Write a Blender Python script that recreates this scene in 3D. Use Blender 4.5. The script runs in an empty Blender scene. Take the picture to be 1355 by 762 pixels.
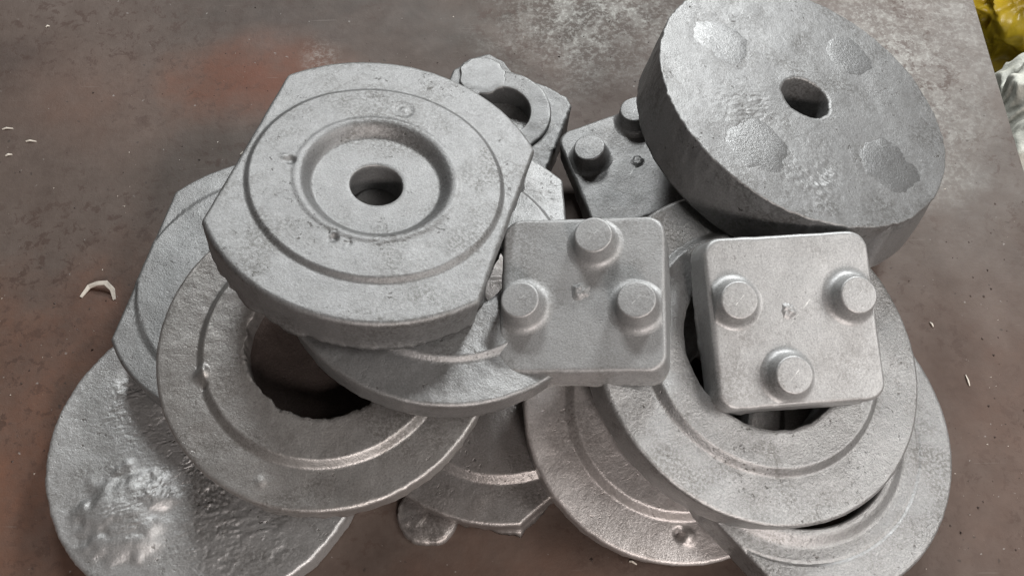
import bpy, math, random
import numpy as np
from mathutils import Matrix, Vector

# ------------------------------------------------------------------ scene, camera, light
sc = bpy.context.scene
COL = sc.collection
RAD = math.radians

PITCH, DIST = RAD(62), 0.70
cd = bpy.data.cameras.new('camera')
cam = bpy.data.objects.new('camera', cd)
COL.objects.link(cam)
cd.sensor_width = 36.0
cd.lens = 36.0 * 1300.0 / 1355.0
cd.clip_start, cd.clip_end = 0.01, 50.0
cam.location = (0, -DIST * math.cos(PITCH), DIST * math.sin(PITCH))
cam.rotation_euler = (math.pi / 2 - PITCH, 0, 0)
sc.camera = cam

w = bpy.data.worlds.new('World')
sc.world = w
w.use_nodes = True
bg = w.node_tree.nodes['Background']
bg.inputs['Color'].default_value = (1.0, 0.88, 0.80, 1)
bg.inputs['Strength'].default_value = 0.040


def area(name, loc, target, size, power, color):
    ld = bpy.data.lights.new(name, 'AREA')
    ld.shape = 'RECTANGLE'
    ld.size, ld.size_y = size
    ld.energy = power
    ld.color = color
    o = bpy.data.objects.new(name, ld)
    COL.objects.link(o)
    o.location = loc
    d = Vector(target) - Vector(loc)
    o.rotation_euler = d.to_track_quat('-Z', 'Y').to_euler()
    return o


area('left_window_light', (-0.38, 1.60, 1.55), (0.0, 0.0, 0.05), (0.45, 0.35), 25, (0.97, 0.995, 1.0))
area('right_window_light', (0.80, 1.60, 1.20), (0.05, 0.0, 0.05), (0.35, 0.26), 36, (0.97, 0.995, 1.0))
area('shed_opening_light', (1.60, -0.35, 1.45), (0.05, -0.03, 0.05), (0.9, 0.9), 25, (1.0, 0.97, 0.94))
area('doorway_light', (0.55, -1.70, 1.15), (0.05, -0.08, 0.05), (0.40, 0.30), 29, (1.0, 0.91, 0.87))

sc.view_settings.view_transform = 'Standard'
sc.view_settings.look = 'None'
sc.view_settings.exposure = 0.0
sc.view_settings.gamma = 1.0
sc.view_settings.use_curve_mapping = False


# ------------------------------------------------------------------ numeric noise (vectorised)
def _hash(ix, iy, iz, seed):
    n = (ix * 374761393 + iy * 668265263 + iz * 2147483647 + seed * 1274126177) & 0xffffffff
    n = ((n ^ (n >> 13)) * 1274126177) & 0xffffffff
    n = ((n ^ (n >> 16)) * 2246822519) & 0xffffffff
    return ((n ^ (n >> 15)) & 0xffffff) / float(0xffffff) * 2 - 1


def noise(p, scale, seed=0, octaves=1):
    out = np.zeros(p.shape[:-1])
    amp, tot = 1.0, 0.0
    for o in range(octaves):
        q = p * scale * (2.03 ** o) + 17.13 * o + 100
        i = np.floor(q).astype(np.int64)
        f = q - i
        f = f * f * f * (f * (f * 6 - 15) + 10)
        v = 0
        for dx in (0, 1):
            for dy in (0, 1):
                for dz in (0, 1):
                    wgt = (f[..., 0] if dx else 1 - f[..., 0]) * (f[..., 1] if dy else 1 - f[..., 1]) * (f[..., 2] if dz else 1 - f[..., 2])
                    v = v + wgt * _hash(i[..., 0] + dx, i[..., 1] + dy, i[..., 2] + dz, seed + o * 31)
        out += amp * v
        tot += amp
        amp *= 0.5
    return out / tot


def smooth(a, b, x):
    t = np.clip((x - a) / (b - a), 0, 1)
    return t * t * (3 - 2 * t)


# ------------------------------------------------------------------ materials
def new_mat(name):
    m = bpy.data.materials.new(name)
    m.use_nodes = True
    nt = m.node_tree
    return m, nt, nt.nodes, nt.links, nt.nodes['Principled BSDF']


def tex_noise(nt, vec, scale, detail=4, rough=0.55, dist=0.0):
    n = nt.nodes.new('ShaderNodeTexNoise')
    n.inputs['Scale'].default_value = scale
    n.inputs['Detail'].default_value = detail
    n.inputs['Roughness'].default_value = rough
    n.inputs['Distortion'].default_value = dist
    nt.links.new(vec, n.inputs['Vector'])
    return n.outputs['Fac']


def ramp(nt, fac, stops):
    r = nt.nodes.new('ShaderNodeValToRGB')
    e = r.color_ramp.elements
    while len(e) < len(stops):
        e.new(0.5)
    for el, (p, c) in zip(e, stops):
        el.position = p
        el.color = (c[0], c[1], c[2], 1) if not isinstance(c, (int, float)) else (c, c, c, 1)
    nt.links.new(fac, r.inputs['Fac'])
    return r.outputs['Color']


def mix(nt, fac, a, b, mode='MIX'):
    m = nt.nodes.new('ShaderNodeMix')
    m.data_type = 'RGBA'
    m.blend_type = mode
    for sock, v in ((m.inputs[0], fac), (m.inputs[6], a), (m.inputs[7], b)):
        if isinstance(v, bpy.types.NodeSocket):
            nt.links.new(v, sock)
        elif isinstance(v, (int, float)):
            sock.default_value = v
        else:
            sock.default_value = (v[0], v[1], v[2], 1)
    return m.outputs[2]


def math_node(nt, op, a, b=None, clamp=False):
    m = nt.nodes.new('ShaderNodeMath')
    m.operation = op
    m.use_clamp = clamp
    for sock, v in ((m.inputs[0], a), (m.inputs[1], b)):
        if v is None:
            continue
        if isinstance(v, bpy.types.NodeSocket):
            nt.links.new(v, sock)
        else:
            sock.default_value = v
    return m.outputs[0]


def iron(name, tone=0.34, brown=0.15, rough=0.50, metal=0.35, grain=1.0, pits=1.0, offset=0.0, tint=(1, 1, 1)):
    """raw shot-blasted grey cast iron: sandy grain, pits, faint oxide patches"""
    m, nt, N, K, b = new_mat(name)
    tc = N.new('ShaderNodeTexCoord')
    mp = N.new('ShaderNodeMapping')
    mp.inputs['Location'].default_value = (offset, offset * 0.7, offset * 1.3)
    K.new(tc.outputs['Object'], mp.inputs['Vector'])
    v = mp.outputs['Vector']
    big = tex_noise(nt, v, 22, 5, 0.6, 0.4)
    mid = tex_noise(nt, v, 120, 5, 0.65)
    fine = tex_noise(nt, v, 900, 4, 0.7)
    spot = tex_noise(nt, v, 330, 3, 0.6)
    g = tone
    c = ramp(nt, big, [(0.30, (g * 0.90, g * 0.90, g * 0.89)), (0.55, (g, g, g * 0.985)), (0.75, (g * 1.05, g * 1.055, g * 1.04))])
    # brown oxide bloom in loose patches
    bm = ramp(nt, tex_noise(nt, v, 34, 6, 0.65, 0.8), [(0.42, 0.0), (0.68, 1.0)])
    c = mix(nt, math_node(nt, 'MULTIPLY', bm, brown), c, (g * 0.62, g * 0.50, g * 0.43))
    c = mix(nt, 0.28, c, ramp(nt, mid, [(0.3, g * 0.78), (0.7, g * 1.16)]))
    c = mix(nt, 0.40, c, ramp(nt, fine, [(0.3, g * 0.45), (0.7, g * 1.5)]))
    pit = ramp(nt, spot, [(0.32, 1.0), (0.38, 0.0)])
    pitm = math_node(nt, 'MULTIPLY', pit, ramp(nt, tex_noise(nt, v, 45, 3), [(0.50, 0.0), (0.62, 1.0)]))
    pitm = math_node(nt, 'MULTIPLY', pitm, 0.75 * pits)
    c = mix(nt, pitm, c, (g * 0.28, g * 0.26, g * 0.24))
    gz = ramp(nt, tex_noise(nt, v, 26, 5, 0.65, 0.6), [(0.46, 0.0), (0.64, 1.0)])
    gs = ramp(nt, tex_noise(nt, v, 520, 4, 0.7), [(0.44, 1.0), (0.56, 0.0)])
    c = mix(nt, math_node(nt, 'MULTIPLY', math_node(nt, 'MULTIPLY', gz, gs), 0.62 * min(1.0, 0.4 + pits * 0.6)), c, (g * 0.36, g * 0.34, g * 0.31))
    geo = N.new('ShaderNodeNewGeometry')
    ed = ramp(nt, geo.outputs['Pointiness'], [(0.520, 0.0), (0.575, 1.0)])
    ed = math_node(nt, 'MULTIPLY', ed, ramp(nt, tex_noise(nt, v, 140, 4, 0.7), [(0.38, 0.1), (0.60, 1.0)]))
    c = mix(nt, math_node(nt, 'MULTIPLY', ed, 0.75), c, (min(1, g * 1.9), min(1, g * 1.9), min(1, g * 1.86)))  # edge glints put into the colour as paler, rubbed convex edges
    c = mix(nt, 1.0, c, tint, 'MULTIPLY')
    K.new(c, b.inputs['Base Color'])
    b.inputs['Metallic'].default_value = metal
    rr = ramp(nt, mid, [(0.25, rough + 0.05), (0.75, rough - 0.03)])
    K.new(rr, b.inputs['Roughness'])
    h = math_node(nt, 'ADD', math_node(nt, 'MULTIPLY', fine, 0.62), math_node(nt, 'MULTIPLY', mid, 0.35))
    h = math_node(nt, 'ADD', h, math_node(nt, 'MULTIPLY', tex_noise(nt, v, 420, 3, 0.6), 0.45))
    h = math_node(nt, 'SUBTRACT', h, math_node(nt, 'MULTIPLY', pitm, 0.9))
    bp = N.new('ShaderNodeBump')
    bp.inputs['Strength'].default_value = 0.55 * grain
    bp.inputs['Distance'].default_value = 0.0012
    K.new(h, bp.inputs['Height'])
    K.new(bp.outputs['Normal'], b.inputs['Normal'])
    return m


def steel_table_mat():
    m, nt, N, K, b = new_mat('stained_steel_plate')
    tc = N.new('ShaderNodeTexCoord')
    v = tc.outputs['Object']
    sep = N.new('ShaderNodeSeparateXYZ')
    K.new(v, sep.inputs[0])

    def patch(cx, cy, rx, ry, soft=0.6, wob=0.35, sc_=14):
        dx = math_node(nt, 'DIVIDE', math_node(nt, 'SUBTRACT', sep.outputs[0], cx), rx)
        dy = math_node(nt, 'DIVIDE', math_node(nt, 'SUBTRACT', sep.outputs[1], cy), ry)
        d = math_node(nt, 'SQRT', math_node(nt, 'ADD', math_node(nt, 'MULTIPLY', dx, dx), math_node(nt, 'MULTIPLY', dy, dy)))
        n = math_node(nt, 'MULTIPLY', math_node(nt, 'SUBTRACT', tex_noise(nt, v, sc_, 5, 0.6), 0.5), wob * 4)
        r_ = ramp(nt, math_node(nt, 'ADD', d, n), [(max(0.0, 1 - soft), 1.0), (1.0, 0.0)])
        return math_node(nt, 'MULTIPLY', r_, ramp(nt, tex_noise(nt, v, 48, 6, 0.7), [(0.2, 0.35), (0.65, 1.0)]))
    big = tex_noise(nt, v, 6, 6, 0.6, 0.5)
    c = ramp(nt, big, [(0.3, (0.044, 0.028, 0.022)), (0.55, (0.086, 0.061, 0.049)), (0.75, (0.108, 0.084, 0.071))])
    c = mix(nt, 0.35, c, ramp(nt, tex_noise(nt, v, 70, 6, 0.65), [(0.3, (0.060, 0.040, 0.031)), (0.7, (0.128, 0.098, 0.082))]))
    # rust stains
    rust = (0.165, 0.068, 0.036)
    for cx, cy, rx, ry, s in ((-0.20, 0.190, 0.10, 0.06, 0.85), (-0.36, -0.15, 0.16, 0.20, 0.75), (-0.33, 0.17, 0.09, 0.07, 0.22), (-0.12, -0.30, 0.3, 0.12, 0.3),
                              (-0.27, -0.04, 0.07, 0.12, 0.40), (0.02, 0.30, 0.14, 0.05, 0.25), (0.33, -0.10, 0.10, 0.16, 0.18), (0.03, -0.21, 0.12, 0.05, 0.3)):
        c = mix(nt, math_node(nt, 'MULTIPLY', patch(cx, cy, rx, ry, 0.9), s), c, rust)
    for cx, cy, rx, ry, s in ((0.02, 0.27, 0.22, 0.10, 0.65), (-0.20, 0.10, 0.09, 0.08, 0.55), (-0.10, 0.33, 0.25, 0.10, 0.5), (-0.27, 0.26, 0.08, 0.05, 0.3)):
        c = mix(nt, math_node(nt, 'MULTIPLY', patch(cx, cy, rx, ry, 0.9), s), c, (0.034, 0.031, 0.025))
    c = mix(nt, math_node(nt, 'MULTIPLY', patch(-0.205, 0.19, 0.075, 0.05, 0.9), 0.7), c, (0.120, 0.034, 0.016))
    # scale worn off to bright, scoured metal, with window glare painted in
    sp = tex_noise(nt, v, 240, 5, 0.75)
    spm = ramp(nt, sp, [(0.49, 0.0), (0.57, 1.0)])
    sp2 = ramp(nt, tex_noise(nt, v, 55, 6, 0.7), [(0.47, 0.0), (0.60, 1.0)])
    worn_glare = None
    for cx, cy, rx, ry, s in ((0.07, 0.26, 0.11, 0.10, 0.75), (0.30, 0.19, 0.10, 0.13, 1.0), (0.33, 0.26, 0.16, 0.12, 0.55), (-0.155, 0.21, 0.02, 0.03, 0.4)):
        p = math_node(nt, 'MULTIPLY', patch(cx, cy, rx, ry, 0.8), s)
        worn_glare = p if worn_glare is None else math_node(nt, 'MAXIMUM', worn_glare, p)
    wm = math_node(nt, 'MULTIPLY', worn_glare, math_node(nt, 'ADD', math_node(nt, 'MULTIPLY', spm, 0.55), math_node(nt, 'MULTIPLY', sp2, 0.5), True))
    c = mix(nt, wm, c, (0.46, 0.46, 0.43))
    c = mix(nt, math_node(nt, 'MULTIPLY', patch(0.34, 0.17, 0.16, 0.20, 0.9), 0.55), c, (0.215, 0.212, 0.200))  # broad pale grey paints the window sheen over this corner
    # little dark scale flecks and pale dust flecks
    fl = ramp(nt, tex_noise(nt, v, 160, 2, 0.5), [(0.24, 1.0), (0.29, 0.0)])
    c = mix(nt, math_node(nt, 'MULTIPLY', fl, 0.6), c, (0.03, 0.022, 0.018))
    dl = ramp(nt, tex_noise(nt, v, 210, 2, 0.5), [(0.735, 0.0), (0.77, 1.0)])
    c = mix(nt, math_node(nt, 'MULTIPLY', dl, 0.6), c, (0.30, 0.28, 0.26))
    for ang, sx, thr, amt in ((0.5, 14, 0.71, 0.22), (-0.9, 18, 0.72, 0.20), (1.9, 16, 0.72, 0.22)):
        mp = N.new('ShaderNodeMapping')
        mp.inputs['Rotation'].default_value = (0, 0, ang)
        mp.inputs['Scale'].default_value = (sx, 420, 1)
        K.new(v, mp.inputs['Vector'])
        sct = ramp(nt, tex_noise(nt, mp.outputs['Vector'], 1.0, 3, 0.5, 0.15), [(thr, 0.0), (thr + 0.03, 1.0)])
        c = mix(nt, math_node(nt, 'MULTIPLY', sct, amt), c, (0.24, 0.21, 0.19))
    flk = ramp(nt, tex_noise(nt, v, 95, 6, 0.75, 0.4), [(0.54, 0.0), (0.58, 1.0)])
    flz = ramp(nt, tex_noise(nt, v, 7, 3, 0.6), [(0.40, 0.0), (0.60, 1.0)])
    c = mix(nt, math_node(nt, 'MULTIPLY', math_node(nt, 'MULTIPLY', flk, flz), 0.65), c, (0.050, 0.026, 0.018))
    K.new(c, b.inputs['Base Color'])
    b.inputs['Metallic'].default_value = 0.15
    r = ramp(nt, tex_noise(nt, v, 18, 5, 0.6), [(0.3, 0.56), (0.7, 0.72)])
    K.new(r, b.inputs['Roughness'])
    bp = N.new('ShaderNodeBump')
    bp.inputs['Strength'].default_value = 0.30
    bp.inputs['Distance'].default_value = 0.0010
    h = math_node(nt, 'ADD', tex_noise(nt, v, 170, 5, 0.65), math_node(nt, 'MULTIPLY', wm, 0.25))
    h = math_node(nt, 'ADD', h, math_node(nt, 'MULTIPLY', tex_noise(nt, v, 900, 2), 0.25))
    K.new(h, bp.inputs['Height'])
    K.new(bp.outputs['Normal'], b.inputs['Normal'])
    return m


def plain(name, col, rough, var=0.3, scale=60, metal=0.0, bump=0.3, dist=0.001, trans=0.0):
    m, nt, N, K, b = new_mat(name)
    tc = N.new('ShaderNodeTexCoord')
    n = tex_noise(nt, tc.outputs['Object'], scale, 5, 0.6)
    K.new(ramp(nt, n, [(0.25, tuple(x * (1 - var) for x in col)), (0.75, tuple(min(1, x * (1 + var)) for x in col))]), b.inputs['Base Color'])
    b.inputs['Roughness'].default_value = rough
    b.inputs['Metallic'].default_value = metal
    bp = N.new('ShaderNodeBump')
    bp.inputs['Strength'].default_value = bump
    bp.inputs['Distance'].default_value = dist
    K.new(n, bp.inputs['Height'])
    K.new(bp.outputs['Normal'], b.inputs['Normal'])
    return m


M = dict(
    pale=iron('pale_blasted_iron', 0.20, 0.08, 0.48, 0.62, 0.6, 1.0, 0.0),
    light=iron('light_blasted_iron', 0.345, 0.15, 0.41, 0.70, 0.8, 1.0, 1.7),
    lighter=iron('clean_blasted_iron', 0.345, 0.12, 0.41, 0.70, 0.8, 1.1, 13.1),
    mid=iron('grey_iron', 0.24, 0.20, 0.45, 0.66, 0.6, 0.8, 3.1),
    smooth=iron('smooth_grey_iron', 0.31, 0.05, 0.50, 0.52, 0.45, 0.5, 4.4),
    satin=iron('satin_grey_iron', 0.345, 0.05, 0.46, 0.52, 0.35, 0.4, 5.2),
    taupe=iron('taupe_iron', 0.37, 0.30, 0.40, 0.68, 0.6, 0.8, 2.3, (1.0, 0.97, 0.945)),
    brown=iron('shade_brown_iron', 0.30, 0.4, 0.38, 0.68, 0.7, 0.8, 6.3, (1.0, 0.94, 0.91)),  # grey iron with the heap's brown shade tinted into its colour
    rosy=iron('warm_lit_iron', 0.50, 0.3, 0.40, 0.62, 0.75, 0.8, 14.7, (1.0, 0.95, 0.93)),  # grey iron, warm front light tinted and brightened into its colour
    rough=iron('rough_cast_iron', 0.47, 0.10, 0.42, 0.66, 0.7, 1.2, 7.7),
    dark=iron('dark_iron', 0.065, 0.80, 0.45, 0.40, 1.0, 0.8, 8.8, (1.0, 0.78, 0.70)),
    disc=iron('disc_grey_iron', 0.22, 0.08, 0.46, 0.62, 0.6, 1.3, 12.3),
    pad=iron('ground_smooth_iron', 0.205, 0.0, 0.38, 0.70, 0.6, 0.3, 9.9),
    pale_pad=iron('pale_smooth_iron', 0.20, 0.0, 0.46, 0.66, 0.3, 0.1, 10.9),
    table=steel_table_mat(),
    table_edge=plain('table_edge_steel', (0.16, 0.13, 0.12), 0.5, 0.3, 60, 0.3),
    floor=plain('floor_dark', (0.035, 0.024, 0.018), 0.9, 0.4, 25, 0.0),
    chip=plain('pale_chip', (0.62, 0.57, 0.50), 0.6, 0.2, 200),
    yellow=plain('yellow_plastic', (0.50, 0.36, 0.025), 0.32, 0.35, 28, 0.0, 0.4, 0.003),
    white=plain('white_woven_plastic', (0.55, 0.55, 0.49), 0.5, 0.15, 300, 0.0, 0.4, 0.002),
)


# ------------------------------------------------------------------ object helpers
def link(o, parent=None):
    COL.objects.link(o)
    if parent is not None:
        o.parent = parent
    return o


def thing(name, label, cat, group=None, mat=None):
    o = bpy.data.objects.new(name, None)
    o.empty_display_size = 0.02
    link(o)
    o['label'] = label
    o['category'] = cat
    if group:
        o['group'] = group
    if mat is not None:
        o.matrix_world = mat
    return o


def frame(a, b):
    a, b = RAD(a), RAD(b)
    n = Vector((math.sin(b), -math.sin(a) * math.cos(b), math.cos(a) * math.cos(b)))
    u = Vector((0, 1, 0)).cross(n).normalized()
    v = n.cross(u)
    return u, v, n


def pose(c, a, b, t, rotz=0.0):
    """matrix of a casting whose TOP face centre is c, thickness t; origin at the base centre"""
    u, v, n = frame(a, b)
    loc = Vector(c) - n * t
    m = Matrix(((u.x, v.x, n.x, loc.x), (u.y, v.y, n.y, loc.y), (u.z, v.z, n.z, loc.z), (0, 0, 0, 1)))
    return m @ Matrix.Rotation(RAD(rotz), 4, 'Z')


def pose_w(c, wv, t):
    wv = Vector(wv)
    R = Matrix.Rotation(wv.length, 4, wv.normalized())
    n = R.to_3x3() @ Vector((0, 0, 1))
    return Matrix.Translation(Vector(c) - n * t) @ R


def grid_normals(P):
    """P rows x nt x 3 (theta periodic) -> unit normals"""
    dt = np.roll(P, -1, 1) - np.roll(P, 1, 1)
    dr = np.empty_like(P)
    dr[1:-1] = P[2:] - P[:-2]
    dr[0] = P[1] - P[0]
    dr[-1] = P[-1] - P[-2]
    n = np.cross(dr, dt)
    l = np.linalg.norm(n, axis=-1, keepdims=True)
    return n / np.maximum(l, 1e-12)


def grid_part(name, P, Nn, i0, i1, mat, parent, caps=()):
    """rows i0..i1 of a polar grid as one mesh with the whole casting's normals"""
    R, T = i1 - i0 + 1, P.shape[1]
    V = P[i0:i1 + 1].reshape(-1, 3)
    i = np.arange(R - 1)[:, None] * T
    j = np.arange(T)[None]
    j2 = (j + 1) % T
    F = np.stack([i + j, i + T + j, i + T + j2, i + j2], -1).reshape(-1, 4)
    me = bpy.data.meshes.new(name)
    me.from_pydata(V.tolist(), [], F.tolist())
    me.polygons.foreach_set('use_smooth', [True] * len(me.polygons))
    me.materials.append(mat)
    me.update()
    me.normals_split_custom_set_from_vertices(Nn[i0:i1 + 1].reshape(-1, 3).tolist())
    return link(bpy.data.objects.new(name, me), parent)


def disc_rmax(R, flats):
    def f(th):
        r = np.full_like(th, R)
        for ang, d in flats:
            cs = np.cos(th - RAD(ang))
            r = np.where(cs > 1e-3, np.minimum(r, d / np.maximum(cs, 1e-3)), r)
        return r
    return f


def square_rmax(s, rc):
    h = s / 2

    def f(th):
        c, sn = np.abs(np.cos(th)), np.abs(np.sin(th))
        r = np.minimum(h / np.maximum(c, 1e-6), h / np.maximum(sn, 1e-6))
        k = h - rc
        bq = k * (c + sn)
        rr = bq + np.sqrt(np.maximum(bq * bq - (2 * k * k - rc * rc), 0))
        corner = (r * c > k) & (r * sn > k)
        return np.where(corner, np.minimum(r, rr), r)
    return f


def poly_rmax(pts):
    pts = np.array(pts, float)

    def f(th):
        r = np.full_like(th, 1e9)
        d = np.stack([np.cos(th), np.sin(th)], -1)
        for a, b in zip(pts, np.roll(pts, -1, 0)):
            e = b - a
            den = d[:, 0] * e[1] - d[:, 1] * e[0]
            den = np.where(np.abs(den) < 1e-9, 1e-9, den)
            t = (a[0] * e[1] - a[1] * e[0]) / den
            u = (a[0] * d[:, 1] - a[1] * d[:, 0]) / den
            r = np.where((t > 0) & (u >= -1e-6) & (u <= 1 + 1e-6), np.minimum(r, t), r)
        return r
    return f


def casting(name, label, cat, group, mtx, mat, t, rmax, h, r0, zones, hole=0.0, bore_bottom=0.0, T=360,
            edge=0.0025, draft=0.002, seed=1, lump=0.0005, grain=0.00012, jag_top=0.0004, jag_bottom=0.0012, jag_hole=0.0,
            features=(), fin=0.0, warp=None, dr=0.0022, steps=(), mats=None):
    """one iron casting. h(r) = height of the top face relative to its rim; r0 = radius inside which r is absolute.
    zones = [(part name, r_from, r_to)] inside r0; outside r0 the part is 'rim' (with side and underside)."""
    th = np.linspace(0, 2 * math.pi, T, endpoint=False)
    rm = rmax(th)
    radii = []
    rs = hole if hole > 0 else 0.0004
    r = rs
    while r < r0:
        radii.append(r)
        near = min([abs(r - s) for s in steps] + [1.0])
        r += 0.0006 if near < 0.006 else dr
    radii = [x for x in radii if r0 - x > 0.0004] + [r0]
    for z_ in zones:   # exact zone seams
        for q in z_[1:3]:
            if rs < q < r0 and min(abs(q - x) for x in radii) > 1e-9:
                k = int(np.argmin([abs(q - x) if 0 < i < len(radii) - 1 else 9 for i, x in enumerate(radii)]))
                radii[k] = q
    rows, tag = [], []
    if hole > 0:
        nb = 8
        for k in range(nb):
            zz = bore_bottom + (t + float(h(np.array(hole))) - 0.0012 - bore_bottom) * k / (nb - 1)
            rows.append(np.stack([np.full(T, hole - 0.0008 + 0.0), np.full(T, zz)], -1))
            tag.append(('bore', 0.3 + 0.7 * k / (nb - 1)))
    for r in radii:
        rows.append(np.stack([np.full(T, r), np.full(T, t + float(h(np.array(r))))], -1))
        tag.append(('top', r))
    no = max(4, int((rm.max() - r0) / dr))
    hr0 = float(h(np.array(r0)))
    for k in range(1, no + 1):
        s = k / no
        rr = r0 + (rm - edge - r0) * s
        zz = t + h(rr) * 1.0
        rows.append(np.stack([rr, zz], -1))
        tag.append(('outer', s))
    for k in range(1, 6):
        a = math.pi / 2 * k / 5
        rows.append(np.stack([rm - edge + edge * math.sin(a), np.full(T, t - edge + edge * math.cos(a)) + h(rm - edge)], -1))
        tag.append(('edge', k / 5))
    ns = max(5, int(t / 0.002))
    for k in range(1, ns + 1):
        s = k / ns
        rows.append(np.stack([rm - draft * s, (t - edge) * (1 - s) + 0.0 * rm], -1))
        tag.append(('side', s))
    for s in (0.97, 0.9, 0.75, 0.5, 0.25, 0.0):
        rin = hole if hole > 0 else 0.0005
        rows.append(np.stack([rin - (0.0008 if hole > 0 else 0) + (rm - draft - rin) * s, np.full(T, 0.0)], -1))
        tag.append(('under', s))
    G = np.stack(rows)                       # rows x T x (r,z)
    P = np.stack([G[..., 0] * np.cos(th), G[..., 0] * np.sin(th), G[..., 1]], -1)
    # ---- irregular casting surface
    off = np.array([seed * 0.731, seed * 1.37, seed * 0.211])
    Q = P + off
    lo = noise(Q, 38, seed, 2)
    hi = noise(Q, 210, seed + 5, 2)
    rad = np.stack([np.cos(th), np.sin(th), np.zeros(T)], -1)[None]
    j1 = noise(Q * np.array([1, 1, 0.3]), 150, seed + 9, 3)
    j2 = noise(Q * np.array([1, 1, 0.3]), 60, seed + 11, 2)
    jag = 0.7 * j1 + 0.35 * j2 + 0.9 * np.maximum(noise(Q * np.array([1, 1, 0.3]), 330, seed + 13, 2) - 0.25, 0)
    kind = [k for k, _ in tag]
    val = np.array([v_ for _, v_ in tag])
    wt = np.array([{'top': 1, 'outer': 1, 'edge': 0.8, 'side': 0.0, 'under': 0, 'bore': 0}[k] for k in kind])[:, None]
    P[..., 2] += wt * (lump * lo + 0.6 * grain * hi)
    je = np.zeros(len(tag))
    jh = np.zeros(len(tag))
    for i, (k, v_) in enumerate(tag):
        if k == 'outer':
            je[i] = jag_top * max(0, (v_ - 0.9) * 10)
        elif k == 'edge':
            je[i] = jag_top
        elif k == 'side':
            je[i] = jag_top * (1 - v_) + jag_bottom * max(0, (v_ - 0.7) / 0.3)
        elif k == 'under':
            je[i] = jag_bottom * max(0, (v_ - 0.85) / 0.15)
        elif k == 'bore':
            jh[i] = jag_hole * v_ ** 4
        elif k == 'top' and hole > 0:
            jh[i] = jag_hole * max(0, 1 - (v_ - hole) / 0.006)
    fn = np.zeros(len(tag))
    for i, (k, v_) in enumerate(tag):
        if k == 'side':
            fn[i] = fin * max(0, (v_ - 0.78) / 0.22) ** 1.5
        elif k == 'under':
            fn[i] = fin * max(0, (v_ - 0.85) / 0.15)
    P += rad * (fn[:, None] * np.clip(0.25 + 1.3 * noise(Q * np.array([1, 1, 0.3]), 42, seed + 41, 3) + 0.25 * j1, 0, 1.3))[..., None]
    P += rad * ((je[:, None] * (jag + 0.15)) + jh[:, None] * (jag + 0.2 * j1))[..., None]
    sidew = np.array([1.0 if k == 'side' else 0.0 for k in kind])[:, None]
    P += rad * (sidew * (0.0004 * lo + 0.00015 * hi))[..., None]
    topw = np.array([1.0 if k in ('top', 'outer') else (0.6 if k == 'edge' else 0.0) for k in kind])[:, None]
    for fx, fy, fr, fh, fk in features:
        d = np.hypot(P[..., 0] - fx, P[..., 1] - fy) / fr
        wob = 0.25 * noise(Q, 90, seed + 21, 2)
        if fk == 'bump':
            P[..., 2] += topw * fh * (1 - smooth(0.1, 1.0, d + wob))
        elif fk == 'pad':
            P[..., 2] += topw * fh * (1 - smooth(0.55, 1.05, d + wob))
        elif fk == 'rough':
            P[..., 2] += topw * fh * (1 - smooth(0.4, 1.0, d + wob)) * (1.2 * np.abs(noise(np.stack([0.45 * (0.94 * Q[..., 0] + 0.34 * Q[..., 1]), 1.3 * (0.94 * Q[..., 1] - 0.34 * Q[..., 0]), Q[..., 2]], -1), 260, seed + 33, 3)) - 0.35) * (0.4 + 0.9 * noise(Q, 70, seed + 35, 2)) + fh * 0.45 * (1 - smooth(0.5, 1.0, d + wob)) * topw * np.minimum(0, noise(Q, 480, seed + 37, 2) + 0.15)
        elif fk == 'dimple':
            P[..., 2] -= topw * fh * (smooth(1.3, 0.8, d)) * smooth(0.2, 0.7, d)
    if warp is not None:
        P = warp(P, topw)
    Nn = grid_normals(P)
    root = thing(name, label, cat, group, mtx)
    parts = {}
    itop = kind.index('top')
    iout = kind.index('outer')
    mats = mats or {}
    if hole > 0:
        parts['bore'] = grid_part('bore', P, Nn, 0, itop, mats.get('bore', mat), root)
    # zones inside r0
    zi = {float(val[i]): i for i in range(itop, iout)}

    def row_of(r):
        return min(range(itop, iout), key=lambda i: abs(val[i] - r))
    for zn, ra, rb in zones:
        parts[zn] = grid_part(zn, P, Nn, row_of(ra), row_of(rb), mats.get(zn, mat), root)
    start = row_of(zones[-1][2]) if zones else itop
    parts['rim'] = grid_part('rim' if zones else 'body', P, Nn, start, len(tag) - 1, mats.get('rim', mat), root)
    return root, parts


def lathe(name, prof, mat, parent, loc=(0, 0, 0), T=96, seed=0, lump=0.0002, wob=0.0, scale=70, clip=None):
    th = np.linspace(0, 2 * math.pi, T, endpoint=False)
    pr = np.array(prof)
    P = np.stack([pr[:, None, 0] * np.cos(th), pr[:, None, 0] * np.sin(th), np.repeat(pr[:, 1][:, None], T, 1)], -1)
    Q = P + seed * 0.77 + np.array(loc)
    if wob:
        k = 1 + wob * noise(np.stack([np.cos(th), np.sin(th), np.full(T, seed * 3.1)], -1), 2.2, seed, 3)
        P[..., :2] *= k[None, :, None]
    P[..., 2] += lump * noise(Q, scale, seed + 3, 2) * (pr[:, 1] > 0.0003)[:, None]
    P += np.array(loc)
    if clip:
        P[..., :2] = np.clip(P[..., :2], -clip, clip)
    Nn = grid_normals(P)
    return grid_part(name, P, Nn, 0, len(prof) - 1, mat, parent)


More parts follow.
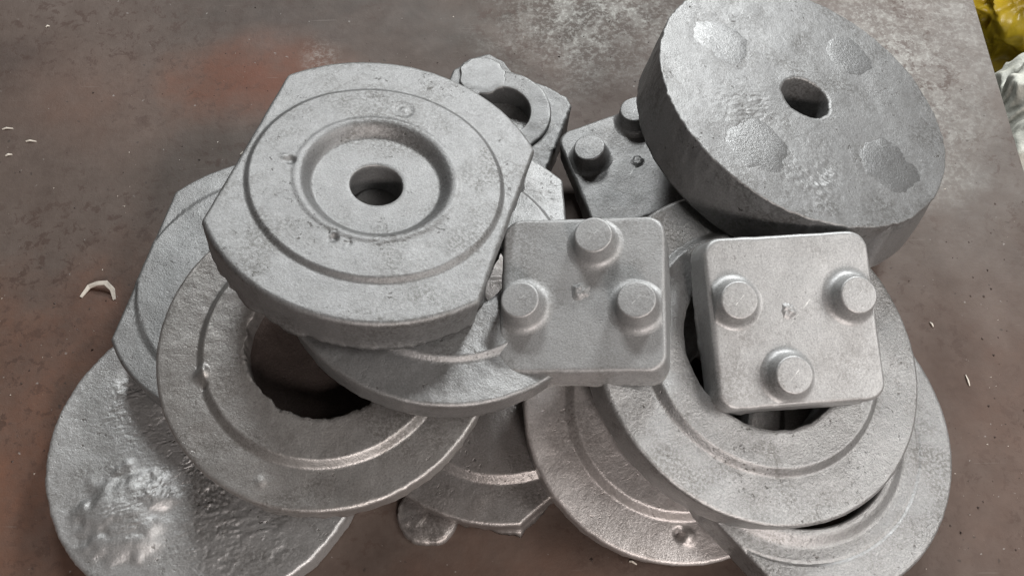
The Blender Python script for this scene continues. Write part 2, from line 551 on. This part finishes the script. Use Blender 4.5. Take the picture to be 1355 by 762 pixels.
# ------------------------------------------------------------------ setting
def sheet(name, x0, x1, y0, y1, z0, z1, mat, bevel=0.0):
    import bmesh
    bm = bmesh.new()
    bmesh.ops.create_cube(bm, size=1)
    for v in bm.verts:
        v.co = ((x0 + x1) / 2 + v.co.x * (x1 - x0), (y0 + y1) / 2 + v.co.y * (y1 - y0), (z0 + z1) / 2 + v.co.z * (z1 - z0))
    if bevel:
        bmesh.ops.bevel(bm, geom=list(bm.edges), offset=bevel, segments=2, affect='EDGES')
    me = bpy.data.meshes.new(name)
    bm.to_mesh(me)
    bm.free()
    me.materials.append(mat)
    o = link(bpy.data.objects.new(name, me))
    o['kind'] = 'structure'
    return o


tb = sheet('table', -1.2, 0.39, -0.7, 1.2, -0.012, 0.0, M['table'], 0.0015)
tb['label'] = 'brown rust-stained steel table plate'
sheet('floor', -2.5, 2.5, -2.5, 2.5, -0.25, -0.23, M['floor'])


# ------------------------------------------------------------------ the castings
def const(v):
    return lambda r: np.zeros_like(r) + v


def ring_h(step, depth, wdt=0.005):
    """rim at 0, face raised by depth inside radius step"""
    def f(r):
        x = np.clip((step - r) / wdt, 0, 1)
        k = 0.30                      # small rounding at foot and shoulder of a straight ramp
        y = np.where(x < k, x * x / (2 * k), np.where(x > 1 - k, (1 - k) - (1 - x) ** 2 / (2 * k), x - k / 2))
        return depth * y / (1 - k)
    return f


GR_RING = 'ring castings heaped on the table'
GR_FL = 'flat-sided flange castings heaped on the table'

# lower left: rough back of a disc lying on the table
casting('disc_casting', 'rough grey disc casting lying flat with a broken riser lump on its rough face', 'casting', 'disc castings heaped on the table',
        pose((-0.1915, -0.1255, 0.025), 0, 0, 0.025), M['rough'], 0.025, disc_rmax(0.1005, []), const(0.0), 0.08, [], seed=3,
        lump=0.0006, grain=0.0002, jag_top=0.0012, dr=0.0009, T=640,
        features=[(-0.042, -0.043, 0.031, 0.0026, 'pad'), (-0.042, -0.043, 0.036, 0.0034, 'bump'), (-0.040, -0.045, 0.024, 0.0010, 'rough'), (-0.004, -0.012, 0.045, 0.0016, 'rough'), (-0.045, 0.030, 0.030, 0.0014, 'rough'),
                  (0.02, -0.055, 0.045, 0.0014, 'rough'), (-0.050, 0.048, 0.017, -0.0025, 'bump'), (-0.035, 0.028, 0.014, 0.0018, 'bump'),
                  ])

# bottom centre: partly buried flange ring
rootF, _ = casting('flange_casting', 'dark flange casting with a cut corner and ragged flash under the other rings', 'casting', GR_FL,
        pose((-0.007, -0.0745, 0.018), 0, 0, 0.018), M['brown'], 0.018, disc_rmax(0.1, [(-50, 0.0838)]), ring_h(0.0750, 0.0042, 0.0065), 0.076,
        [('raised_ring', 0.018, 0.0755)], hole=0.018, seed=5, fin=0.004, steps=(0.071,), lump=0.0006, grain=0.0003, jag_bottom=0.003)

lathe('flash', [(0.0003, 0.0046), (0.006, 0.0048), (0.011, 0.0044), (0.015, 0.0042), (0.0180, 0.0038), (0.0196, 0.0026), (0.0200, 0.0)], M['brown'], rootF, (-0.0455, -0.0885, 0.0), T=90, seed=31, lump=0.0009, wob=0.10, scale=170)

# bottom middle: brownish ring
casting('ring_casting', 'thick brownish ring casting with a grainy raised step leaning on the table', 'casting', GR_RING,
        pose((0.1022, -0.1060, 0.040), 9, 5, 0.025), M['rosy'], 0.025, disc_rmax(0.0952, []), ring_h(0.0705, 0.0055, 0.0065), 0.074,
        [('raised_ring', 0.046, 0.0715)], hole=0.046, seed=7, steps=(0.066,), lump=0.0006, grain=0.00035, jag_top=0.0005,
        features=[(0.0045, -0.0785, 0.006, 0.003, 'bump'), (-0.001, -0.077, 0.004, -0.005, 'bump')])

# lower right: flat-sided ring on the table
casting('flange_casting', 'light ring flange with one straight side and thin groove under the big pale ring', 'casting', GR_FL,
        pose((0.168, -0.117, 0.046), 0, 9, 0.024), M['light'], 0.024, disc_rmax(0.109, [(223, 0.081)]),
        lambda r: 0.0045 * (1 - smooth(0.0695, 0.0785, r)) - 0.0007 * (1 - smooth(0.0, 0.0013, np.abs(r - 0.0865))),
        0.0785, [('raised_ring', 0.068, 0.0780)], hole=0.068, seed=9, steps=(0.073,), dr=0.0009, jag_top=0.0004)

# right: big pale ring
casting('ring_casting', 'big pale grey ring casting with a wide hole, carrying the bright studded plate', 'casting', GR_RING,
        pose((0.1505, -0.0825, 0.078), 4.3, 14, 0.024), M['lighter'], 0.024, disc_rmax(0.1062, []), ring_h(0.0790, 0.0048, 0.0058), 0.083,
        [('raised_ring', 0.0525, 0.0815)], hole=0.0525, seed=11, steps=(0.0745,), lump=0.0007, grain=0.0002, jag_hole=0.0008, jag_bottom=0.0005)

# left: flat-sided disc under the big ring
casting('flange_casting', 'grey flange casting with one straight side and shallow groove, below the large left ring', 'casting', GR_FL,
        pose((-0.1605, -0.0195, 0.050), -5, 0, 0.022), M['mid'], 0.022, disc_rmax(0.1045, [(171, 0.0855)]),
        lambda r: 0.0012 * (1 - smooth(0.0845, 0.0855, r)) + 0.0 * r, 0.078,
        [], seed=13)

# left: large stepped ring
rootC, _ = casting('ring_casting', 'large grey ring casting with sunken centre painted shade-dark and ragged rim under the top flange', 'casting', GR_RING,
        pose((-0.1105, -0.0833, 0.085), 2.5, 1.5, 0.020), M['taupe'], 0.020, disc_rmax(0.1003, []), ring_h(0.0765, 0.0050, 0.0058), 0.080,
        [('raised_ring', 0.0478, 0.0785)], hole=0.0478, seed=15, steps=(0.0715,), jag_hole=0.0023, jag_bottom=0.0012, fin=0.0016, lump=0.0007, grain=0.0003,
        features=[(-0.0704, -0.0201, 0.006, 0.003, 'bump'), (-0.068, -0.028, 0.003, -0.0018, 'bump'), (-0.03, -0.083, 0.004, 0.0010, 'bump')])

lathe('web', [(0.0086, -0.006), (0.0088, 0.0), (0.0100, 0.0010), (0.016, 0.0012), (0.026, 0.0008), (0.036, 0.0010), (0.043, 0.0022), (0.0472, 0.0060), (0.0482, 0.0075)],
      M['dark'], rootC, (0, 0, 0.003), T=110, seed=16, lump=0.0008)  # shade of the hole is painted into this floor as dark brown

# centre: flat-sided ring under the top flange
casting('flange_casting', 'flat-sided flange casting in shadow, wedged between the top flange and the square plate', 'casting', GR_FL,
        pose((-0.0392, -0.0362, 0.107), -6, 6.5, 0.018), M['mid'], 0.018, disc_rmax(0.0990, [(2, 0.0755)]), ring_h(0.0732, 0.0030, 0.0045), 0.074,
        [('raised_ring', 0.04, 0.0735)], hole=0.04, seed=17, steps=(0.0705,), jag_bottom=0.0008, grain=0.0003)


# top: the big flange with two flats, raised face, centre recess and hole
def top_h(r):
    raised = 0.0024 * (1 - smooth(0.0722, 0.0764, r))
    lip = 0.0007 * (1 - smooth(0.0, 0.0035, np.abs(r - 0.0468)))
    rec = -0.0070 * (1 - smooth(0.0365, 0.0448, r))
    return raised + rec + lip


casting('flange_casting', 'pale flange with two flat sides, raised ring and recessed centre hole topping the heap', 'casting', GR_FL,
        pose((-0.0794, -0.0014, 0.1385), -8.1, 8.7, 0.026), M['pale'], 0.026,
        disc_rmax(0.1022, [(-16.5, 0.0815), (165, 0.0798)]), top_h, 0.0775,
        [('hub', 0.0162, 0.0325), ('recess', 0.0325, 0.048), ('raised_ring', 0.048, 0.077)], hole=0.0162, seed=19,
        steps=(0.041, 0.046, 0.075), lump=0.0005, grain=0.00016, edge=0.003, jag_top=0.0005, jag_bottom=0.0016, fin=0.0032,
        features=[(0.0135, 0.0575, 0.0055, 0.0010, 'dimple'), (-0.0505, 0.0073, 0.004, -0.0016, 'bump'), (-0.054, 0.0095, 0.003, 0.0010, 'bump'),
                  (-0.0180, -0.0475, 0.010, 0.0035, 'rough'), (-0.021, -0.048, 0.004, -0.0022, 'bump'), (0.012, -0.047, 0.02, 0.0007, 'rough')])

# upper right: thick disc
Lroot, Lparts = casting('disc_casting', 'thick grey disc casting with off-centre hole and four smooth pads, tilted on the heap', 'casting',
        'disc castings heaped on the table', pose((0.1905, 0.0790, 0.1140), -4.9, 16.8, 0.042), M['disc'], 0.042,
        disc_rmax(0.1022, []), const(0.0), 0.085, [('hub', 0.0175, 0.03)], hole=0.0175, seed=21, lump=0.0005, grain=0.00022, edge=0.0012, draft=0.002,
        jag_top=0.0014, jag_bottom=0.0008, jag_hole=0.0012, dr=0.0017, T=440,
        features=[(-0.056, 0.05, 0.03, 0.0006, 'rough'), (-0.05, -0.02, 0.03, 0.0010, 'rough'), (-0.01, -0.07, 0.03, 0.0011, 'rough'), (0.06, -0.045, 0.03, 0.0008, 'rough')])

# cast lug on the low side of the thick disc
_na, _nz = 60, 14
_th = np.linspace(RAD(-72), RAD(-14), _na)
_end = smooth(0, 0.12, np.linspace(0, 1, _na)) * smooth(0, 0.12, 1 - np.linspace(0, 1, _na))
_rows = []
for k in range(_nz):
    s_ = k / (_nz - 1)
    ro = 0.1015 + 0.0095 * s_ ** 0.7 - (0.0025 if k == _nz - 1 else 0)
    rr = 0.096 + (ro - 0.096) * _end
    _rows.append(np.stack([rr * np.cos(_th), rr * np.sin(_th), np.full(_na, 0.0385 - 0.0365 * s_)], -1))
_P = np.stack(_rows)
_P[..., :2] *= (1 + 0.006 * noise(_P + 3.3, 60, 5, 2))[..., None]
_V = _P.reshape(-1, 3).tolist() + [(0.085 * math.cos(a), 0.085 * math.sin(a), 0.002) for a in _th]
_F = [(i * _na + j, (i + 1) * _na + j, (i + 1) * _na + j + 1, i * _na + j + 1) for i in range(_nz) for j in range(_na - 1)]
_me = bpy.data.meshes.new('lug')
_me.from_pydata(_V, [], _F)
_me.polygons.foreach_set('use_smooth', [True] * len(_me.polygons))
_me.materials.append(M['disc'])
link(bpy.data.objects.new('lug', _me), Lroot)

# under it: a dark disc on the table
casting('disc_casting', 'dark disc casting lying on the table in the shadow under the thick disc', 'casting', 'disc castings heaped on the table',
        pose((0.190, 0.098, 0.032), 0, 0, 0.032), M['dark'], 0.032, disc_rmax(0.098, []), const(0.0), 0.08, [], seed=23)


# ------------------------------------------------------------------ square plates with studs
def stud_profile(rb, rt, hgt, flare):
    pr = []
    for k in range(9):      # concave fillet from the plate up into the stud
        a = math.pi / 2 * k / 8
        pr.append((rb + flare * (1 - math.sin(a)), flare * 0.75 * (1 - math.cos(a)) - 0.0002))
    e = 0.0014
    z0 = flare * 0.75
    for k in range(1, 5):
        s = k / 4
        pr.append((rb + (rt - rb) * s, z0 + (hgt - e - z0) * s))
    for k in range(1, 5):
        a = math.pi / 2 * k / 4
        pr.append((rt - e + e * math.cos(a), hgt - e + e * math.sin(a)))
    for s in (0.75, 0.5, 0.25, 0.01):
        pr.append(((rt - e) * s, hgt + 0.0002 * (1 - s)))
    return pr[::-1]     # centre outwards so normals point up


def stud_plate(label, mtx, s, t, mat, spots, nub, seed, hgt=0.0105, rb=0.0125, rt=0.0110, flare=0.0062, dish=0.0):
    feats = []
    root, parts = casting('studded_plate', label, 'casting', 'square plates with studs', mtx, mat, t, square_rmax(s, 0.0105), const(0.0), s * 0.34, [],
                          seed=seed, lump=0.0005, grain=0.0001, edge=0.0028, draft=-0.0015, jag_top=0.0004, jag_bottom=0.0008, fin=0.0012, T=360, features=feats)
    for i, (x, y) in enumerate(spots):
        lathe('stud', stud_profile(rb, rt, hgt, flare), mat, root, (x, y, t), seed=seed + i, lump=0.00025, clip=s / 2 - 0.0022)
    lathe('casting_nub', [(0.0002, 0.0014), (0.0014, 0.0012), (0.0024, 0.0016), (0.0034, 0.0006), (0.0045, 0.0002), (0.006, -0.0006)], mat, root, (nub[0], nub[1], t),
          T=40, seed=seed + 9, lump=0.0009, wob=0.35, scale=420)
    return root


sJ = 0.0945
stud_plate('dull grey square plate with three studs bridging the top flange and the pale ring',
           pose_w((0.0401, -0.0676, 0.1216), (0.115, -0.153, -0.048), 0.020), sJ, 0.020, M['smooth'],
           [(0.0070, 0.0300), (-0.0338, -0.0085), (0.0312, -0.0098)], (-0.0015, 0.001), 31, hgt=0.0135)
sK = 0.099
stud_plate('bright satin square plate with three studs tilted on the big pale ring',
           pose_w((0.1622, -0.0798, 0.1125), (0.339, 0.092, 0.094), 0.022), sK, 0.022, M['satin'],
           [(-0.0352, 0.0115), (0.0349, 0.0102), (-0.0084, -0.0323)], (-0.0035, 0.005), 41, hgt=0.0110)
# in the shade of the thick disc
mN = Matrix.Translation(Vector((0.0915, 0.0760, 0.030))) @ Matrix.Rotation(RAD(-10), 4, 'Y') @ Matrix.Rotation(RAD(17), 4, 'Z')
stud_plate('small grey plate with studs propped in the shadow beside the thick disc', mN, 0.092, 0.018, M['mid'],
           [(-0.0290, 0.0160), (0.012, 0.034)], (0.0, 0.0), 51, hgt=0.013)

# ------------------------------------------------------------------ small bracket with a bored boss, top
bx, by = -0.0085, 0.1290
bt = 0.034
rootO, _ = casting('bracket_casting', 'small pale bracket casting with a bored round boss and smooth lobe behind the top flange', 'casting', None,
        pose((bx, by, bt), 0, 0, bt), M['pale'], bt,
        poly_rmax([(-0.043, 0.020), (-0.036, 0.042), (-0.024, 0.053), (-0.009, 0.058), (0.002, 0.050), (0.008, 0.041), (0.050, 0.016), (0.053, 0.008), (0.042, -0.024), (0.031, -0.056), (-0.03, -0.06), (-0.06, -0.03)]),
        const(0.0), 0.034, [], hole=0.0235, bore_bottom=0.010, seed=61, lump=0.0010, grain=0.0004, jag_top=0.0012, jag_bottom=0.001)
prof = [(r_, z_ * 0.28 if z_ > 0 else z_) for r_, z_ in
        [(0.0215, -0.024), (0.0220, -0.010), (0.0222, 0.004), (0.0225, 0.0085), (0.0233, 0.0100), (0.0250, 0.0102), (0.028, 0.0102), (0.0315, 0.0101), (0.0350, 0.0100),
         (0.0366, 0.0092), (0.0374, 0.0075), (0.0378, 0.004), (0.0382, -0.001)]]
lathe('boss', prof, M['pale'], rootO, (0, 0, bt), T=140, seed=63, lump=0.0007, wob=0.015)
lathe('recess', [(0.0002, 0.0), (0.006, 0.0001), (0.012, 0.0001), (0.0222, 0.0)], M['rough'], rootO, (0, 0, bt - 0.016), T=60, seed=64, lump=0.001)
lathe('riser_pad', [(0.0002, 0.0034), (0.006, 0.0034), (0.012, 0.0033), (0.0168, 0.0031), (0.0178, 0.0025), (0.0184, 0.0012), (0.0188, -0.002)], M['pale_pad'], rootO, (-0.0135, 0.0335, bt),
      T=70, seed=65, lump=0.0001, wob=0.14)

# four pads on the thick disc
for i, (x, y, rx) in enumerate(((-0.0553, 0.0342, 0.0195), (0.0447, 0.0493, 0.019), (-0.0451, -0.0492, 0.021), (0.0515, -0.0449, 0.021))):
    n = 14
    pr = []
    for k in range(n):
        s = max(0.01, k / (n - 1))
        pr.append((rx * 1.1 * s, 0.00030 - 0.0008 * s ** 4))
    lathe('riser_pad', pr, M['pad'], Lroot, (x, y, 0.042 + 0.00005), T=60, seed=70 + i, lump=0.00026, wob=0.16, scale=100)

# ------------------------------------------------------------------ chips on the table
rng = random.Random(4)


def strip(name, pts, wd, th, label, cat, group=None):
    """thin bent sliver: pts = [(x,y,z)]"""
    V, F = [], []
    n = len(pts)
    for i, p in enumerate(pts):
        a, b = Vector(pts[max(0, i - 1)]), Vector(pts[min(n - 1, i + 1)])
        d = (b - a)
        s = Vector((-d.y, d.x, 0)).normalized() * wd * (0.5 if i in (0, n - 1) else rng.uniform(0.8, 1.2)) / 2
        p = Vector(p)
        for q in (p - s, p + s, p + s * 0.8 + Vector((0, 0, th)), p - s * 0.8 + Vector((0, 0, th * 0.7))):
            V.append(q)
    for i in range(n - 1):
        for k in range(4):
            F.append((i * 4 + k, i * 4 + (k + 1) % 4, i * 4 + 4 + (k + 1) % 4, i * 4 + 4 + k))
    F += [(3, 2, 1, 0), tuple(n * 4 - 4 + k for k in range(4))]
    c = sum((Vector(p) for p in pts), Vector()) / n
    c.z = 0
    me = bpy.data.meshes.new(name)
    me.from_pydata([v - c for v in V], [], F)
    me.materials.append(M['chip'])
    o = link(bpy.data.objects.new(name, me))
    o.location = c
    o['label'] = label
    o['category'] = cat
    if group:
        o['group'] = group
    return o


strip('metal_shaving', [(-0.3055, -0.0075, 0), (-0.3010, 0.0005, 0.001), (-0.2950, 0.0020, 0.003), (-0.2885, 0.0020, 0.004), (-0.2835, -0.0025, 0.002), (-0.2815, -0.0095, 0)],
      0.0042, 0.0008, 'curled pale shaving lying on the brown table beside the flange', 'shaving')
CL = 'tiny pale chip in the small cluster on bare table far from the castings'
for (x, y, l, a, lab) in ((-0.393, 0.140, 0.008, 0.1, CL), (-0.372, 0.128, 0.008, 0.0, CL), (-0.398, 0.118, 0.007, 1.6, CL), (-0.386, 0.115, 0.005, 0.3, CL),
                          (-0.206, 0.117, 0.006, 0.5, 'tiny pale chip beside the straight edge of the top flange'),
                          (-0.385, 0.245, 0.003, 0.4, 'single pale speck of metal on the open brown table'),
                          (0.293, -0.029, 0.004, 2.0, 'tiny short chip on the table between thick disc and ring flange'),
                          (0.309, -0.071, 0.008, 1.7, 'thin pale sliver on the table beside the straight-sided ring flange'),
                          (0.046, -0.164, 0.006, -0.7, 'tiny chip beside the brownish ring, next to the dark flange'),
                          (0.075, -0.193, 0.005, -0.4, 'tiny chip lying below the rim of the brownish ring')):
    dx, dy = math.cos(a) * l / 2, math.sin(a) * l / 2
    strip('metal_chip', [(x - dx, y - dy, 0), (x - dx * 0.2, y - dy * 0.2 + 0.0006, 0.0006), (x + dx, y + dy, 0)], 0.0015, 0.0008,
          lab, 'chip', 'small pale chips on the table')


def grit(name, label, n, mat, seed, smin, smax):
    r = np.random.default_rng(seed)
    V, F = [], []
    base = np.array([(1, 0, 0), (-0.5, 0.87, 0), (-0.5, -0.87, 0), (0.1, 0.1, 1.0)])
    k = 0
    while k < n:
        if r.random() < 0.55:      # gathered round the heap
            a, d = r.uniform(0, 2 * math.pi), abs(r.normal(0, 0.05))
            x, y = 0.02 + math.cos(a) * (0.30 + d), -0.03 + math.sin(a) * (0.22 + d)
        else:
            x, y = r.uniform(-0.48, 0.385), r.uniform(-0.26, 0.34)
        if x > 0.385:
            continue
        sz = smin + (smax - smin) * r.random() ** 4
        a = r.uniform(0, 6.28)
        c_, s_ = math.cos(a), math.sin(a)
        q = base * r.uniform(0.5, 1.3, (4, 3)) * sz
        q = np.stack([q[:, 0] * c_ - q[:, 1] * s_ + x, q[:, 0] * s_ + q[:, 1] * c_ + y, q[:, 2] * 0.8 - 0.0001], -1)
        b = len(V)
        V += q.tolist()
        F += [(b, b + 1, b + 3), (b + 1, b + 2, b + 3), (b + 2, b, b + 3)]
        k += 1
    me = bpy.data.meshes.new(name)
    me.from_pydata(V, [], F)
    me.materials.append(mat)
    o = link(bpy.data.objects.new(name, me))
    o['kind'] = 'stuff'
    o['label'] = label
    o['category'] = 'grit'


grit('dark_grit', 'dark grains of foundry grit strewn over the steel table', 1500, M['dark'], 5, 0.0003, 0.0014)
grit('pale_grit', 'pale grains of blasting dust strewn over the steel table', 700, M['chip'], 6, 0.0002, 0.0010)


# ------------------------------------------------------------------ bags beyond the table edge
def bag(name, label, loc, size, mat, seed, knot):
    th = np.linspace(0, 2 * math.pi, 320, endpoint=False)
    ph = np.linspace(0.01, math.pi - 0.01, 190)
    d = np.stack([np.sin(ph)[:, None] * np.cos(th), np.sin(ph)[:, None] * np.sin(th), np.repeat(np.cos(ph)[:, None], 320, 1)], -1)
    dd = d + 0.16 * np.stack([noise(d, 2.1, seed), noise(d, 2.1, seed + 1), noise(d, 2.1, seed + 2)], -1)
    r = 1 - 0.20 * np.sqrt(noise(dd, 2.6, seed + 3) ** 2 + 0.010) - 0.11 * np.sqrt(noise(dd, 5.2, seed + 4) ** 2 + 0.006) - 0.05 * np.sqrt(noise(dd, 10, seed + 5) ** 2 + 0.004) + 0.1
    P = d * r[..., None] * np.array(size)
    P[..., 2] = np.maximum(P[..., 2], -size[2] * 0.72)
    P[..., 2] += size[2] * 0.72
    Nn = grid_normals(P)
    root = thing(name, label, 'bag', None, Matrix.Translation(loc))
    grid_part('body', P, Nn, 0, 189, mat, root)
    return root


bag('plastic_bag', 'crumpled shiny yellow plastic bag on the floor beyond the table edge', (0.560, 0.430, -0.23), (0.135, 0.115, 0.130), M['yellow'], 81, None)
bag('woven_sack', 'pale grey woven sack standing beyond the table edge', (0.530, 0.190, -0.23), (0.125, 0.115, 0.130), M['white'], 91, None)
